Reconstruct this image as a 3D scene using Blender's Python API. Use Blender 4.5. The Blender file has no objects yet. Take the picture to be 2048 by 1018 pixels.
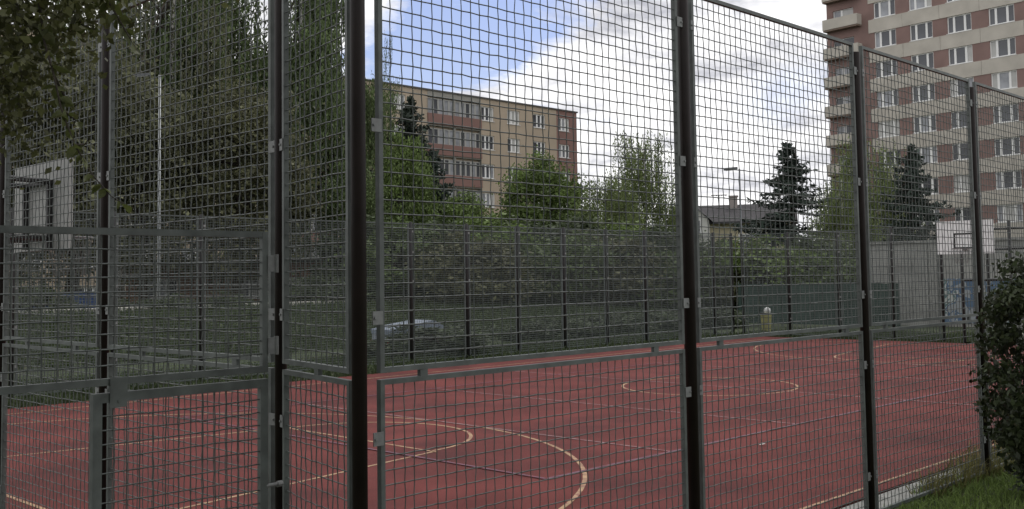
import bpy, math, random
import numpy as np
from mathutils import Vector, Matrix

random.seed(7); RNG = np.random.default_rng(11)
scene = bpy.context.scene
C = scene.collection

# ------------------------------------------------------------------ camera, sky, sun, exposure
CAM_H = 2.058
F_PX, PITCH, ROLL, CX, CY = 2092.9, 0.0582, 0.0144, 1024.0, 431.4
cd = bpy.data.cameras.new('camera'); cam = bpy.data.objects.new('camera', cd); C.objects.link(cam)
cd.sensor_width = 36.0; cd.lens = F_PX / 2048 * 36.0
cd.shift_y = (CY - 509.0) / 2048.0
cd.clip_start = 0.05; cd.clip_end = 3000
cam.matrix_world = Matrix.Translation((0, 0, CAM_H)) @ Matrix.Rotation(math.pi / 2 + PITCH, 4, 'X') @ Matrix.Rotation(-ROLL, 4, 'Z')
scene.camera = cam
SUN_EL, SUN_AZ = math.radians(58), math.radians(38)      # azimuth clockwise from +Y

def ray(px, py):
    a, b = px - CX, -(py - CY); c, s = math.cos(ROLL), math.sin(ROLL)
    X, Y = c * a + s * b, -s * a + c * b
    return Vector((X / F_PX, math.cos(PITCH) - Y / F_PX * math.sin(PITCH), math.sin(PITCH) + Y / F_PX * math.cos(PITCH)))
def at(px, py, Y):
    d = ray(px, py); return Vector((0, 0, CAM_H)) + d * (Y / d.y)

world = bpy.data.worlds.new('World'); scene.world = world; world.use_nodes = True
def build_world():
    nt = world.node_tree; N, L = nt.nodes, nt.links; N.clear()
    out = N.new('ShaderNodeOutputWorld'); bg = N.new('ShaderNodeBackground'); bg.inputs[1].default_value = 0.1
    L.new(bg.outputs[0], out.inputs[0])
    sky = N.new('ShaderNodeTexSky'); sky.sky_type = 'NISHITA'; sky.sun_disc = False
    sky.sun_elevation = SUN_EL; sky.sun_rotation = SUN_AZ; sky.air_density = 1.2; sky.ozone_density = 2.0
    tc = N.new('ShaderNodeTexCoord')
    def vm(op, a, b=None):
        n = N.new('ShaderNodeVectorMath'); n.operation = op
        for i, v in enumerate((a, b)):
            if v is None: continue
            if isinstance(v, bpy.types.NodeSocket): L.new(v, n.inputs[i])
            else: n.inputs[i].default_value = v
        return n
    def m(op, a, b=None, c=None, clamp=False):
        n = N.new('ShaderNodeMath'); n.operation = op; n.use_clamp = clamp
        for i, v in enumerate((a, b, c)):
            if v is None: continue
            if isinstance(v, bpy.types.NodeSocket): L.new(v, n.inputs[i])
            else: n.inputs[i].default_value = v
        return n.outputs[0]
    d = tc.outputs['Generated']
    sx = N.new('ShaderNodeSeparateXYZ'); L.new(d, sx.inputs[0])
    zz = m('ADD', m('MAXIMUM', sx.outputs[2], 0.0), 0.22)
    cx = N.new('ShaderNodeCombineXYZ')
    L.new(m('DIVIDE', sx.outputs[0], zz), cx.inputs[0]); L.new(m('DIVIDE', sx.outputs[1], zz), cx.inputs[1])
    def noise(scale, det, rough, off, dist=0.0):
        a = vm('ADD', cx.outputs[0], off)
        n = N.new('ShaderNodeTexNoise'); n.inputs['Scale'].default_value = scale; n.inputs['Detail'].default_value = det
        n.inputs['Roughness'].default_value = rough; n.inputs['Distortion'].default_value = dist
        L.new(a.outputs[0], n.inputs['Vector']); return n.outputs[0]
    # an opening in the cloud deck (one bank of blue) plus broken gaps elsewhere
    def gap(px, py, ang, la, lb, amp, ns):
        c0 = ray(px, py).normalized(); e1 = c0.cross(Vector((0, 0, 1))).normalized(); e2 = e1.cross(c0)
        w = vm('DOT_PRODUCT', d, tuple(c0)).outputs['Value']
        w = m('MAXIMUM', w, 0.05)
        u = m('DIVIDE', vm('DOT_PRODUCT', d, tuple(e1)).outputs['Value'], w)
        v = m('DIVIDE', vm('DOT_PRODUCT', d, tuple(e2)).outputs['Value'], w)
        ca, sa = math.cos(ang), math.sin(ang)
        p = m('ADD', m('MULTIPLY', u, ca / la), m('MULTIPLY', v, sa / la))
        q = m('ADD', m('MULTIPLY', u, -sa / lb), m('MULTIPLY', v, ca / lb))
        r = m('SQRT', m('ADD', m('MULTIPLY', p, p), m('MULTIPLY', q, q)))
        r = m('ADD', r, m('MULTIPLY', m('SUBTRACT', ns, 0.5), amp))
        return r
    n1 = noise(6.0, 8, 0.6, (3.1, 7.7, 0), 0.3)
    r1 = gap(935, 62, math.radians(21), 0.125, 0.056, 1.5, n1)
    g1 = m('SUBTRACT', 1.0, m('MULTIPLY', m('SUBTRACT', r1, 0.72), 2.6), clamp=True)
    r2 = gap(1575, 190, math.radians(10), 0.05, 0.03, 1.6, n1)
    g2 = m('MULTIPLY', m('SUBTRACT', 1.0, m('MULTIPLY', m('SUBTRACT', r2, 0.3), 1.2), clamp=True), 0.45)
    n2 = noise(1.3, 6, 0.6, (11.3, 2.9, 0), 0.2)
    g3 = m('MULTIPLY', m('SUBTRACT', n2, 0.60), 9.0, clamp=True)
    g = m('MAXIMUM', m('MAXIMUM', g1, g2), g3)
    # cloud body: white tops, lavender-grey undersides
    n3 = noise(3.4, 9, 0.62, (1.7, 5.2, 0), 0.4)
    n4 = noise(11.0, 6, 0.6, (8.3, 1.4, 0), 0.2)
    tone = m('ADD', m('MULTIPLY', n3, 0.75), m('MULTIPLY', n4, 0.25))
    ramp = N.new('ShaderNodeValToRGB'); e = ramp.color_ramp.elements
    e[0].position = 0.34; e[0].color = (0.58, 0.59, 0.66, 1)
    e[1].position = 0.57; e[1].color = (1.45, 1.44, 1.44, 1)
    x = e.new(0.455); x.color = (1.02, 1.02, 1.06, 1)
    L.new(tone, ramp.inputs[0])
    cl = vm('SCALE', ramp.outputs[0]); cl.inputs['Scale'].default_value = 10.0
    bl = vm('MULTIPLY', sky.outputs[0], (1.45, 1.30, 1.50))
    mix = N.new('ShaderNodeMix'); mix.data_type = 'RGBA'
    L.new(g, mix.inputs[0]); L.new(cl.outputs[0], mix.inputs[6]); L.new(bl.outputs[0], mix.inputs[7])
    L.new(mix.outputs[2], bg.inputs[0])
build_world()

sd = bpy.data.lights.new('sun', 'SUN'); sd.energy = 0.9; sd.angle = math.radians(14); sd.color = (1, 0.96, 0.9)
so = bpy.data.objects.new('sun', sd); C.objects.link(so)
sdir = Vector((math.sin(SUN_AZ) * math.cos(SUN_EL), math.cos(SUN_AZ) * math.cos(SUN_EL), math.sin(SUN_EL)))
so.rotation_euler = sdir.to_track_quat('Z', 'Y').to_euler()
vs = scene.view_settings; vs.view_transform = 'Standard'; vs.look = 'None'; vs.exposure = -0.15; vs.gamma = 1
scene.render.resolution_x = 1024; scene.render.resolution_y = 509
scene.render.engine = 'CYCLES'
scene.cycles.max_bounces = 6; scene.cycles.transparent_max_bounces = 8

# ------------------------------------------------------------------ layout frame of the court
S = 1.4
TH = 0.7766
P0 = Vector((-0.5363, 3.6491)); DR = Vector((math.sin(TH), math.cos(TH))); DL = Vector((-math.cos(TH), math.sin(TH)))
ANG = math.atan2(DR.y, DR.x)
def W(r, l, z=0.0):
    p = (P0 + DR * r + DL * l) * S
    return Vector((p.x, p.y, z))

# ------------------------------------------------------------------ helpers
MATS = {}
def mat(name, col, rough=0.7, metal=0.0, var=0.0, vscale=3.0, bump=0.0, bscale=60.0, spec=0.4, island=0.0, transl=0.0, col2=None, c2scale=1.0, c2lo=.5, c2hi=.6):
    if name in MATS: return MATS[name]
    mt = bpy.data.materials.new(name); mt.use_nodes = True; nt = mt.node_tree; N, L = nt.nodes, nt.links
    b = N['Principled BSDF']; b.inputs['Roughness'].default_value = rough; b.inputs['Metallic'].default_value = metal
    b.inputs['Specular IOR Level'].default_value = spec
    tc = N.new('ShaderNodeTexCoord')
    cur = None
    base = N.new('ShaderNodeRGB'); base.outputs[0].default_value = (*col, 1); cur = base.outputs[0]
    if col2 is not None:
        n = N.new('ShaderNodeTexNoise'); n.inputs['Scale'].default_value = c2scale; n.inputs['Detail'].default_value = 8; n.inputs['Roughness'].default_value = .65
        L.new(tc.outputs['Object'], n.inputs['Vector'])
        r = N.new('ShaderNodeMapRange'); r.inputs[1].default_value = c2lo; r.inputs[2].default_value = c2hi; L.new(n.outputs[0], r.inputs[0])
        mx = N.new('ShaderNodeMix'); mx.data_type = 'RGBA'; L.new(r.outputs[0], mx.inputs[0]); L.new(cur, mx.inputs[6]); mx.inputs[7].default_value = (*col2, 1); cur = mx.outputs[2]
    fac = None
    if var:
        n = N.new('ShaderNodeTexNoise'); n.inputs['Scale'].default_value = vscale; n.inputs['Detail'].default_value = 6
        L.new(tc.outputs['Object'], n.inputs['Vector'])
        r = N.new('ShaderNodeMapRange'); r.inputs[1].default_value = .3; r.inputs[2].default_value = .7; r.inputs[3].default_value = 1 - var; r.inputs[4].default_value = 1 + var
        L.new(n.outputs[0], r.inputs[0]); fac = r.outputs[0]
    if island:
        g = N.new('ShaderNodeNewGeometry')
        r = N.new('ShaderNodeMapRange'); r.inputs[3].default_value = 1 - island; r.inputs[4].default_value = 1 + island; L.new(g.outputs['Random Per Island'], r.inputs[0])
        if fac:
            mm = N.new('ShaderNodeMath'); mm.operation = 'MULTIPLY'; L.new(fac, mm.inputs[0]); L.new(r.outputs[0], mm.inputs[1]); fac = mm.outputs[0]
        else: fac = r.outputs[0]
    if fac:
        v = N.new('ShaderNodeVectorMath'); v.operation = 'SCALE'; L.new(cur, v.inputs[0]); L.new(fac, v.inputs['Scale']); cur = v.outputs[0]
    L.new(cur, b.inputs['Base Color'])
    if bump:
        n = N.new('ShaderNodeTexNoise'); n.inputs['Scale'].default_value = bscale; n.inputs['Detail'].default_value = 5
        L.new(tc.outputs['Object'], n.inputs['Vector'])
        bp = N.new('ShaderNodeBump'); bp.inputs['Strength'].default_value = bump; bp.inputs['Distance'].default_value = .02
        L.new(n.outputs[0], bp.inputs['Height']); L.new(bp.outputs[0], b.inputs['Normal'])
    if transl:
        t = N.new('ShaderNodeBsdfTranslucent'); L.new(cur, t.inputs[0])
        mx = N.new('ShaderNodeMixShader'); mx.inputs[0].default_value = transl
        L.new(b.outputs[0], mx.inputs[1]); L.new(t.outputs[0], mx.inputs[2]); L.new(mx.outputs[0], N['Material Output'].inputs[0])
    MATS[name] = mt
    return mt

galv = mat('galvanised_steel', (.105, .116, .109), .5, .15, var=.3, vscale=9)
galv2 = mat('galvanised_far', (.095, .11, .104), .6, .1, var=.15)
galvp = mat('zinc_plate', (.20, .205, .20), .5, .15, var=.2, vscale=20)
brown = mat('brown_post_paint', (.016, .011, .0095), .5, 0, var=.25, vscale=6, spec=.2)
black = mat('dark_steel', (.02, .019, .019), .5)
court_m = mat('red_court_rubber', (.142, .036, .032), .9, 0, var=.22, vscale=.9, bump=.25, bscale=160, spec=.2, col2=(.098, .029, .028), c2scale=.55, c2lo=.46, c2hi=.64)
yel_m = mat('yellow_line_paint', (.40, .26, .15), .8, var=.25, vscale=8, col2=(.24, .09, .08), c2scale=9, c2lo=.50, c2hi=.62)
whi_m = mat('pale_line_paint', (.30, .19, .19), .8, var=.25, vscale=8, col2=(.21, .07, .07), c2scale=10, c2lo=.5, c2hi=.6)
pur_m = mat('purple_line_paint', (.155, .075, .11), .8, var=.25, vscale=8, col2=(.2, .06, .07), c2scale=10, c2lo=.5, c2hi=.62)
conc = mat('kerb_concrete', (.27, .27, .25), .9, var=.2, vscale=7, bump=.4, bscale=50)
grass_ground = mat('lawn_ground', (.036, .050, .018), .95, var=.35, vscale=.9, bump=.6, bscale=25, col2=(.07, .06, .035), c2scale=.35, c2lo=.55, c2hi=.7)
blade_m = mat('grass_blades', (.15, .215, .055), .7, island=.45, transl=.35)
far_blade = mat('far_grass_blades', (.052, .072, .030), .8, island=.4, transl=.3)
weed_m = mat('dry_weeds', (.16, .15, .055), .8, island=.4, transl=.3)
path_m = mat('pale_path', (.36, .35, .31), .95, var=.15)
bark = mat('dark_bark', (.05, .042, .033), .95, var=.3, vscale=8, bump=.5, bscale=30)
birch_bark = mat('birch_bark', (.42, .41, .38), .9, col2=(.05, .045, .04), c2scale=5, c2lo=.52, c2hi=.6)

class MB:
    def __init__(s): s.v = []; s.f = []; s.n = 0
    def add(s, v, f):
        s.v.append(np.asarray(v, float)); s.f += [tuple(i + s.n for i in q) for q in f]; s.n += len(v)
    def box(s, x0, x1, y0, y1, z0, z1):
        s.add([(x0, y0, z0), (x1, y0, z0), (x1, y1, z0), (x0, y1, z0), (x0, y0, z1), (x1, y0, z1), (x1, y1, z1), (x0, y1, z1)],
              [(0, 3, 2, 1), (4, 5, 6, 7), (0, 1, 5, 4), (1, 2, 6, 5), (2, 3, 7, 6), (3, 0, 4, 7)])
    def tube(s, pts, rad, sides=8, caps=True):
        pts = [Vector(p) for p in pts]; n = len(pts)
        if not hasattr(rad, '__len__'): rad = [rad] * n
        vs = []
        for i, p in enumerate(pts):
            t = (pts[min(i + 1, n - 1)] - pts[max(i - 1, 0)]).normalized()
            ref = Vector((1, 0, 0)) if abs(t.x) < .8 else Vector((0, 1, 0))
            a = t.cross(ref).normalized(); b = t.cross(a)
            for k in range(sides):
                w = 2 * math.pi * k / sides; q = p + (a * math.cos(w) + b * math.sin(w)) * rad[i]; vs.append(tuple(q))
        fs = [(i * sides + k, i * sides + (k + 1) % sides, (i + 1) * sides + (k + 1) % sides, (i + 1) * sides + k) for i in range(n - 1) for k in range(sides)]
        if caps: fs += [tuple(range(sides - 1, -1, -1)), tuple(range((n - 1) * sides, n * sides))]
        s.add(vs, fs)
    def prism(s, poly, y0, y1):            # polygon in x-z, extruded along y
        n = len(poly)
        s.add([(x, y0, z) for x, z in poly] + [(x, y1, z) for x, z in poly],
              [tuple(range(n)), tuple(range(2 * n - 1, n - 1, -1))] + [(i, i + n, (i + 1) % n + n, (i + 1) % n) for i in range(n)])
    def mesh(s, name, m, smooth=False):
        me = bpy.data.meshes.new(name)
        me.from_pydata(np.concatenate(s.v).tolist() if s.v else [], [], s.f)
        me.materials.append(m)
        if smooth:
            me.shade_smooth()
        return me
    def build(s, name, m, parent=None, smooth=False, loc=None, kind=None):
        return link(name, s.mesh(name, m, smooth), parent, loc, kind)

def link(name, data, parent=None, loc=None, kind=None, rz=0.0):
    o = bpy.data.objects.new(name, data); C.objects.link(o); o.parent = parent
    if loc is not None: o.location = loc
    if rz: o.rotation_euler = (0, 0, rz)
    if kind: o['kind'] = kind
    return o
def tag(o, label, cat, group=None):
    o['label'] = label; o['category'] = cat
    if group: o['group'] = group
    return o
def thing(name, label, cat, loc=(0, 0, 0), rz=0.0, group=None):
    o = bpy.data.objects.new(name, None); C.objects.link(o); o.empty_display_size = .2
    o.location = loc; o.rotation_euler = (0, 0, rz); return tag(o, label, cat, group)
def quads_mesh(name, V, n4, m):
    """V: (n,4,3) quads"""
    me = bpy.data.meshes.new(name); n = len(V)
    me.vertices.add(n * 4); me.vertices.foreach_set('co', V.reshape(-1).astype(np.float32))
    me.loops.add(n * 4); me.loops.foreach_set('vertex_index', np.arange(n * 4, dtype=np.int32))
    me.polygons.add(n); me.polygons.foreach_set('loop_start', np.arange(0, n * 4, 4, dtype=np.int32))
    me.polygons.foreach_set('loop_total', np.full(n, 4, np.int32))
    me.update(calc_edges=True); me.materials.append(m); return me

# ------------------------------------------------------------------ fence building blocks
CELL = 0.07; WR = 0.0037
def wire_mesh(w, h, cell, r, crimp=True, rng=None):
    """woven wire grid in the local x-z plane, 0..w by 0..h"""
    nx, nz = max(2, round(w / cell)), max(2, round(h / cell))
    xs = np.arange(1, nx) * (w / nx); zs = np.arange(1, nz) * (h / nz)
    if not crimp:
        xs = xs - 0; V = []; Fc = []; k = 0
        for axis, arr in ((0, xs), (1, zs)):
            for a in arr:
                for e in (0, 1):
                    for ang in (0.5, 2.594, 4.689):
                        c, s_ = math.cos(ang) * r, math.sin(ang) * r
                        V.append((a + c, s_, e * h) if axis == 0 else (e * w, s_, a + c))
                for j in range(3): Fc.append((k + j, k + (j + 1) % 3, k + 3 + (j + 1) % 3, k + 3 + j))
                k += 6
        me = bpy.data.meshes.new('wire_mesh'); me.from_pydata(V, [], Fc); return me
    Vs = []; Fs = []; base = 0
    for axis, arr, cross, ln in ((0, xs, zs, h), (1, zs, xs, w)):
        st = np.concatenate([[0], cross, [ln]])
        for i, a in enumerate(arr):
            ph = (np.arange(len(st)) + i + axis) % 2 * 2 - 1.0
            off = ph * r * 0.62
            wob = rng.normal(0, .0011, len(st)); wob[0] = wob[-1] = 0
            lean = rng.normal(0, .0022)
            bow = np.sin(st / ln * math.pi) * lean * 2 + wob
            ring = np.array([(1, 0), (0, 1), (-1, 0), (0, -1)]) * r
            P = np.zeros((len(st), 4, 3))
            if axis == 0:
                P[:, :, 0] = (a + bow)[:, None] + ring[None, :, 0]; P[:, :, 1] = off[:, None] + ring[None, :, 1]; P[:, :, 2] = st[:, None]
            else:
                P[:, :, 2] = (a + bow)[:, None] + ring[None, :, 0]; P[:, :, 1] = off[:, None] + ring[None, :, 1]; P[:, :, 0] = st[:, None]
            n = len(st); Vs.append(P.reshape(-1, 3))
            ii = np.arange(n - 1)[:, None] * 4; kk = np.arange(4)[None, :]
            q = np.stack([ii + kk, ii + (kk + 1) % 4, ii + 4 + (kk + 1) % 4, ii + 4 + kk], -1).reshape(-1, 4) + base
            Fs.append(q); base += n * 4
    V = np.concatenate(Vs); Q = np.concatenate(Fs)
    me = bpy.data.meshes.new('wire_mesh')
    me.vertices.add(len(V)); me.vertices.foreach_set('co', V.reshape(-1).astype(np.float32))
    me.loops.add(Q.size); me.loops.foreach_set('vertex_index', Q.reshape(-1).astype(np.int32))
    me.polygons.add(len(Q)); me.polygons.foreach_set('loop_start', np.arange(0, Q.size, 4, dtype=np.int32)); me.polygons.foreach_set('loop_total', np.full(len(Q), 4, np.int32))
    me.update(calc_edges=True); me.shade_smooth(); return me

def panel(parent, a, b, z0, z1, fw=.026, fd=.032, name='panel', cell=CELL, tabs_l=(), tabs_r=(), clips=(), wide_l=False):
    """a,b: world xy ends; frame mesh is the panel, the wire weave its child"""
    A, B = Vector((a.x, a.y)), Vector((b.x, b.y)); w = (B - A).length; h = z1 - z0
    rz = math.atan2(B.y - A.y, B.x - A.x)
    m = MB(); y = fd / 2
    m.box(0, fw, -y, y, 0, h); m.box(w - fw, w, -y, y, 0, h)
    m.box(fw, w - fw, -y + .001, y - .001, 0, fw); m.box(fw, w - fw, -y + .001, y - .001, h - fw, h)
    o = m.build(name, galv, parent); o.location = (A.x, A.y, z0); o.rotation_euler = (0, 0, rz)
    me = wire_mesh(w - 2 * fw + .012, h - 2 * fw + .012, cell, WR, True, RNG); me.materials.append(galv)
    wm = link('wire_mesh', me, o, (fw - .006, 0, fw - .006), 'stuff')
    for side, tabs in ((0, tabs_l), (1, tabs_r)):
        for zt in tabs:
            t = MB(); x = -.050 if side == 0 else w - .012
            xw = .062 if side or wide_l else .036
            if not (side or wide_l): x = -.018
            t.box(x, x + xw, -y - .007, -y - .001, zt - z0 - .033, zt - z0 + .033)
            bx = x + .012 if side == 0 else x + .048
            t.tube([(bx, -y - .014, zt - z0), (bx, -y - .006, zt - z0)], .007, 6)
            t.build('mounting_plate', galvp, o)
    for xc in clips:
        t = MB(); t.box(xc - .025, xc + .025, -.012, .012, -.0335, -.0005); t.build('spacer_clip', galv, o)
    return o

def post(parent, p, d, z1, m=brown, z0=-.15, sides=20, name='post'):
    mb = MB(); mb.tube([(0, 0, z0), (0, 0, z1 - .004), (0, 0, z1)], [d / 2, d / 2, d / 2 - .003], sides)
    me = mb.mesh(name, m, True)
    o = link(name, me, parent, (p.x, p.y, 0)); return o

ZT, ZUB, ZLT, ZLB = 4.01, 1.593, 1.560, .02
TAB = (3.77, 2.82, 1.865); TABL = (1.275, .35)

# ------------------------------------------------------------------ ground, court, kerb
g = MB(); g.add([(-900, -60, -.04), (900, -60, -.04), (900, 1500, -.04), (-900, 1500, -.04)], [(0, 1, 2, 3)])
g.build('ground', grass_ground, kind='structure')
def sheet(r0, r1, l0, l1, z):
    return [tuple(W(r0, l0, z)), tuple(W(r1, l0, z)), tuple(W(r1, l1, z)), tuple(W(r0, l1, z))]
g = MB()
v = sheet(.28, 19.25, .30, 10.05, 0) + sheet(.28, 19.25, .30, 10.05, -.12)
g.add(v, [(0, 1, 2, 3), (0, 4, 5, 1), (1, 5, 6, 2), (2, 6, 7, 3), (3, 7, 4, 0)])
court = g.build('court_surface', court_m, kind='structure')

def line_poly(pts, w, z):            # polyline in court units -> flat strip mesh
    V = []; F = []
    n = len(pts)
    for i, p in enumerate(pts):
        p = Vector(p); a = Vector(pts[max(i - 1, 0)]); b = Vector(pts[min(i + 1, n - 1)])
        t = (b - a).normalized(); nn = Vector((-t.y, t.x)) * w / 2 / S
        V += [tuple(W(*(p + nn), z)), tuple(W(*(p - nn), z))]
    F = [(2 * i, 2 * i + 1, 2 * i + 3, 2 * i + 2) for i in range(n - 1)]
    return V, F
def marking(lines, m, w, z, closed=False):
    for pts in lines:
        mb = MB(); mb.add(*line_poly(pts, w, z)); mb.build('court_marking', m, court)
LC, RB, RT = 4.95, .55, 18.35
def arc(cr, cl, r, a0, a1, n=40): return [(cr + r * math.cos(a0 + (a1 - a0) * i / n), cl + r * math.sin(a0 + (a1 - a0) * i / n)) for i in range(n + 1)]
hp = math.pi / 2
yl = [[(RB - .02, .42), (RT + .02, .42)], [(RB - .02, 9.48), (RT + .02, 9.48)], [(RB, .44), (RB, 9.46)], [(RT, .44), (RT, 9.46)], arc(9.45, LC, 1.13, 0, 2 * math.pi, 64)]
for sgn, b in ((1, RB), (-1, RT)):
    yl.append(arc(b + sgn * .68, LC, 3.72, -hp, hp, 60) if sgn > 0 else arc(b + sgn * .68, LC, 3.72, hp, 3 * hp, 60))
    yl.append(arc(b + sgn * 3.13, LC, 1.08, -hp, hp, 40) if sgn > 0 else arc(b + sgn * 3.13, LC, 1.08, hp, 3 * hp, 40))
    for q in (-1, 1):
        yl.append([(b + sgn * .68, LC + q * 3.72), (b, LC + q * 3.72)])
        yl.append([(b + sgn * 3.13, LC + q * 1.12), (b, LC + q * 1.62)])
    yl.append([(b + sgn * 3.13, LC - 1.15), (b + sgn * 3.13, LC + 1.15)])
marking(yl, yel_m, .046, .004)
marking([[(4.94, 2.25), (4.94, 7.65)], [(13.96, 2.25), (13.96, 7.65)], [(9.45, .45), (9.45, 9.45)], [(7.0, 2.25), (7.0, 7.65)], [(11.9, 2.25), (11.9, 7.65)]], whi_m, .04, .008)
marking([[(3.4, 2.28), (15.5, 2.28)], [(3.4, 7.62), (15.5, 7.62)], [(3.4, 2.28), (3.4, 7.62)], [(15.5, 2.28), (15.5, 7.62)]], pur_m, .04, .012)

def kerb_run(name, axis, u0, u1, v0, v1, step):
    k = MB(); k.add(sheet(*((u0, u1, v0, v1) if axis == 'R' else (v0, v1, u0, u1)), -.02), [(0, 1, 2, 3)])
    root = k.build(name, mat('kerb_bed', (.09, .085, .07), .95), kind='structure')
    n = int((u1 - u0) / step); sl = step * S
    me = None
    m = MB(); wd = (v1 - v0) * S - .01
    m.box(.006, sl - .006, .005, wd, 0, .09)
    me = m.mesh('kerb_slab', conc)
    for i in range(n):
        u = u0 + i * step
        p = W(u, v0) if axis == 'R' else W(v1, u)
        o = link('kerb_slab', me, root, (p.x, p.y, -.095 + random.uniform(-.004, .004)))
        o.rotation_euler = (random.uniform(-.01, .01), random.uniform(-.006, .006), ANG + (0 if axis == 'R' else math.pi / 2) + random.uniform(-.004, .004))
kerb_run('kerb', 'R', -.1, 12.4, .07, .27, .5)
kerb_run('kerb_end', 'L', .4, 5.4, .03, .25, .5)

# ------------------------------------------------------------------ near fence: long side
nf = thing('cage_fence', 'tall galvanised mesh fence along the court side between dark brown posts and leafy bush', 'fence', W(0, 0), 0)
def child_of(root):                       # parts are laid out in world metres under an unrotated root
    e = root; return e
def fix(root):                            # re-express children placed in world metres relative to the root
    for ch in root.children:
        ch.location = ch.location - root.location
RP = [(0, .075), (1.975, .082), (3.79, .074), (5.605, .070), (7.42, .070), (9.235, .070), (11.05, .070)]
for t, d in RP: post(nf, W(t, 0), d, ZT - .07)
RPAN = [(.084, 1.915), (2.036, 3.745), (3.858, 5.560), (5.672, 7.36), (7.48, 9.175), (9.295, 10.99)]
CL = {0: ((.287 - .084) * S, (1.694 - .084) * S), 1: ((2.23 - 2.036) * S, (3.554 - 2.036) * S), 2: ((4.073 - 3.858) * S, (5.407 - 3.858) * S), 3: (.3, 2.0)}
for i, (a, b) in enumerate(RPAN):
    panel(nf, W(a, 0), W(b, 0), ZUB, ZT, tabs_l=TAB, tabs_r=TAB, clips=CL[min(i, 3)], wide_l=(i == 0))
    panel(nf, W(a, 0), W(b, 0), ZLB, ZLT, tabs_l=TABL, tabs_r=TABL, wide_l=(i == 0))
fix(nf)
# ------------------------------------------------------------------ near fence: short side
LR = .138
ef = thing('cage_fence', 'tall galvanised mesh fence along the court end in front of the near backboard', 'fence', W(LR, .70), 0)
LP = [(.70, .066), (2.315, .070), (3.73, .07), (5.15, .07)]
for t, d in LP: post(ef, W(LR, t), d, ZT - .06, )
panel(ef, W(.128, .655), W(.012, .060), ZUB, ZT, tabs_l=TAB, tabs_r=(), clips=(.45,))
panel(ef, W(.128, .655), W(.012, .060), ZLB, ZLT, tabs_l=TABL)
for a, b in ((.755, 2.255), (2.375, 3.68), (3.79, 5.1)):
    panel(ef, W(LR, b), W(LR, a), ZUB, ZT, tabs_l=TAB, tabs_r=TAB, clips=(.5, (b - a) * S - .4))
    panel(ef, W(LR, b), W(LR, a), ZLB, ZLT, tabs_l=TABL, tabs_r=TABL)
fix(ef)

# ------------------------------------------------------------------ gate leaves swung out
GA = Vector((-.985, 4.10))
def G(t): p = (GA + DR * t) * S; return Vector((p.x, p.y, 0))
gu = panel(None, G(-1.30), G(.024), 1.558, 2.325, fw=.034, name='swing_panel')
tag(gu, 'low wide mesh swing panel with grey frame mounted above the small gate', 'fence panel')
for zt in (2.15, 1.70):
    t = MB(); w = 1.324 * S; t.box(w - .004, w + .045, -.024, -.017, zt - 1.558 - .045, zt - 1.558 + .045)
    t.tube([(w + .05, -.02, zt - 1.558 - .05), (w + .05, -.02, zt - 1.558 + .05)], .013, 8); t.build('hinge', galvp, gu)
gl = panel(None, G(-.668), G(.024), .05, 1.522, fw=.046, fd=.036, name='gate_leaf')
tag(gl, 'small mesh gate leaf with heavy grey frame below the wide swing panel', 'gate')
t = MB(); t.box(.08, .168, -.026, -.019, 1.40, 1.545); t.tube([(.125, -.031, 1.43), (.125, -.024, 1.43)], .008, 8); t.build('latch_plate', galv, gl)
t = MB(); w = .692 * S; t.tube([(w - .01, -.01, .894), (w + .075, -.01, .894)], .011, 8); t.tube([(w + .06, -.01, .894), (w + .09, -.01, .894)], .017, 8); t.build('bolt', galvp, gl)
t = MB(); t.box(w - .002, w + .05, -.006, .006, .35, .41); t.build('hinge', galvp, gl)

# ------------------------------------------------------------------ far fences
def far_run(label, pts, zt, m_post=black, skip=()):
    root = thing('court_fence', label, 'fence', W(*pts[0]))
    cache = {}
    for p in pts: post(root, W(*p), .085, zt + .03, m_post, sides=8)
    for i in range(len(pts) - 1):
        if i in skip: continue
        a, b = W(*pts[i]), W(*pts[i + 1]); d = (b - a).normalized(); a2, b2 = a + d * .07, b - d * .07
        w = round((b2 - a2).length, 2); h = zt - .06
        if w not in cache:
            fm = MB(); f = .028
            fm.box(0, f, -.016, .016, 0, h); fm.box(w - f, w, -.016, .016, 0, h); fm.box(f, w - f, -.015, .015, 0, f); fm.box(f, w - f, -.015, .015, h - f, h)
            wm = wire_mesh(w - .04, h - .04, .055, .0046, False); wm.materials.append(galv2)
            cache[w] = (fm.mesh('panel', galv2), wm)
        o = link('panel', cache[w][0], root, (a2.x, a2.y, .06)); o.rotation_euler = (0, 0, math.atan2(d.y, d.x))
        link('wire_mesh', cache[w][1], o, (.02, 0, .02), 'stuff')
        cp = MB()
        for zc in (.5, 1.2, 1.9, 2.6, 3.1): cp.box(-.05, .01, -.03, -.017, zc, zc + .05)
        if 'c' not in cache: cache['c'] = cp.mesh('mounting_plates', galvp)
        link('mounting_plates', cache['c'], o, None, 'stuff')
    fix(root); return root
FAR_L = 11.0
far_run('grey mesh fence on the far long side of the red court', [(9.45 + 1.322 * k, FAR_L) for k in range(-7, 8)] + [(19.5, FAR_L)], 3.39)
far_run('mesh fence behind the far backboard at the end of the court', [(19.5, 10.72 - 1.235 * k) for k in range(0, 4)] + [(19.5, 5.95)], 3.35)

# dark rails on the end side past the backboard
rl = thing('barrier_rail', 'dark steel post and rail barrier beside the far backboard', 'railing', W(19.5, 5.0))
for l in (5.02, 3.9, 2.8): post(rl, W(19.5, l), .08, 3.42, black, sides=8)
for z in (3.2, 2.64, 1.3):
    m = MB(); a, b = W(19.5, 5.02, z), W(19.5, 2.8, z); m.tube([a, b], .03, 6); o = m.build('rail', black, rl)
fix(rl)

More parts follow.
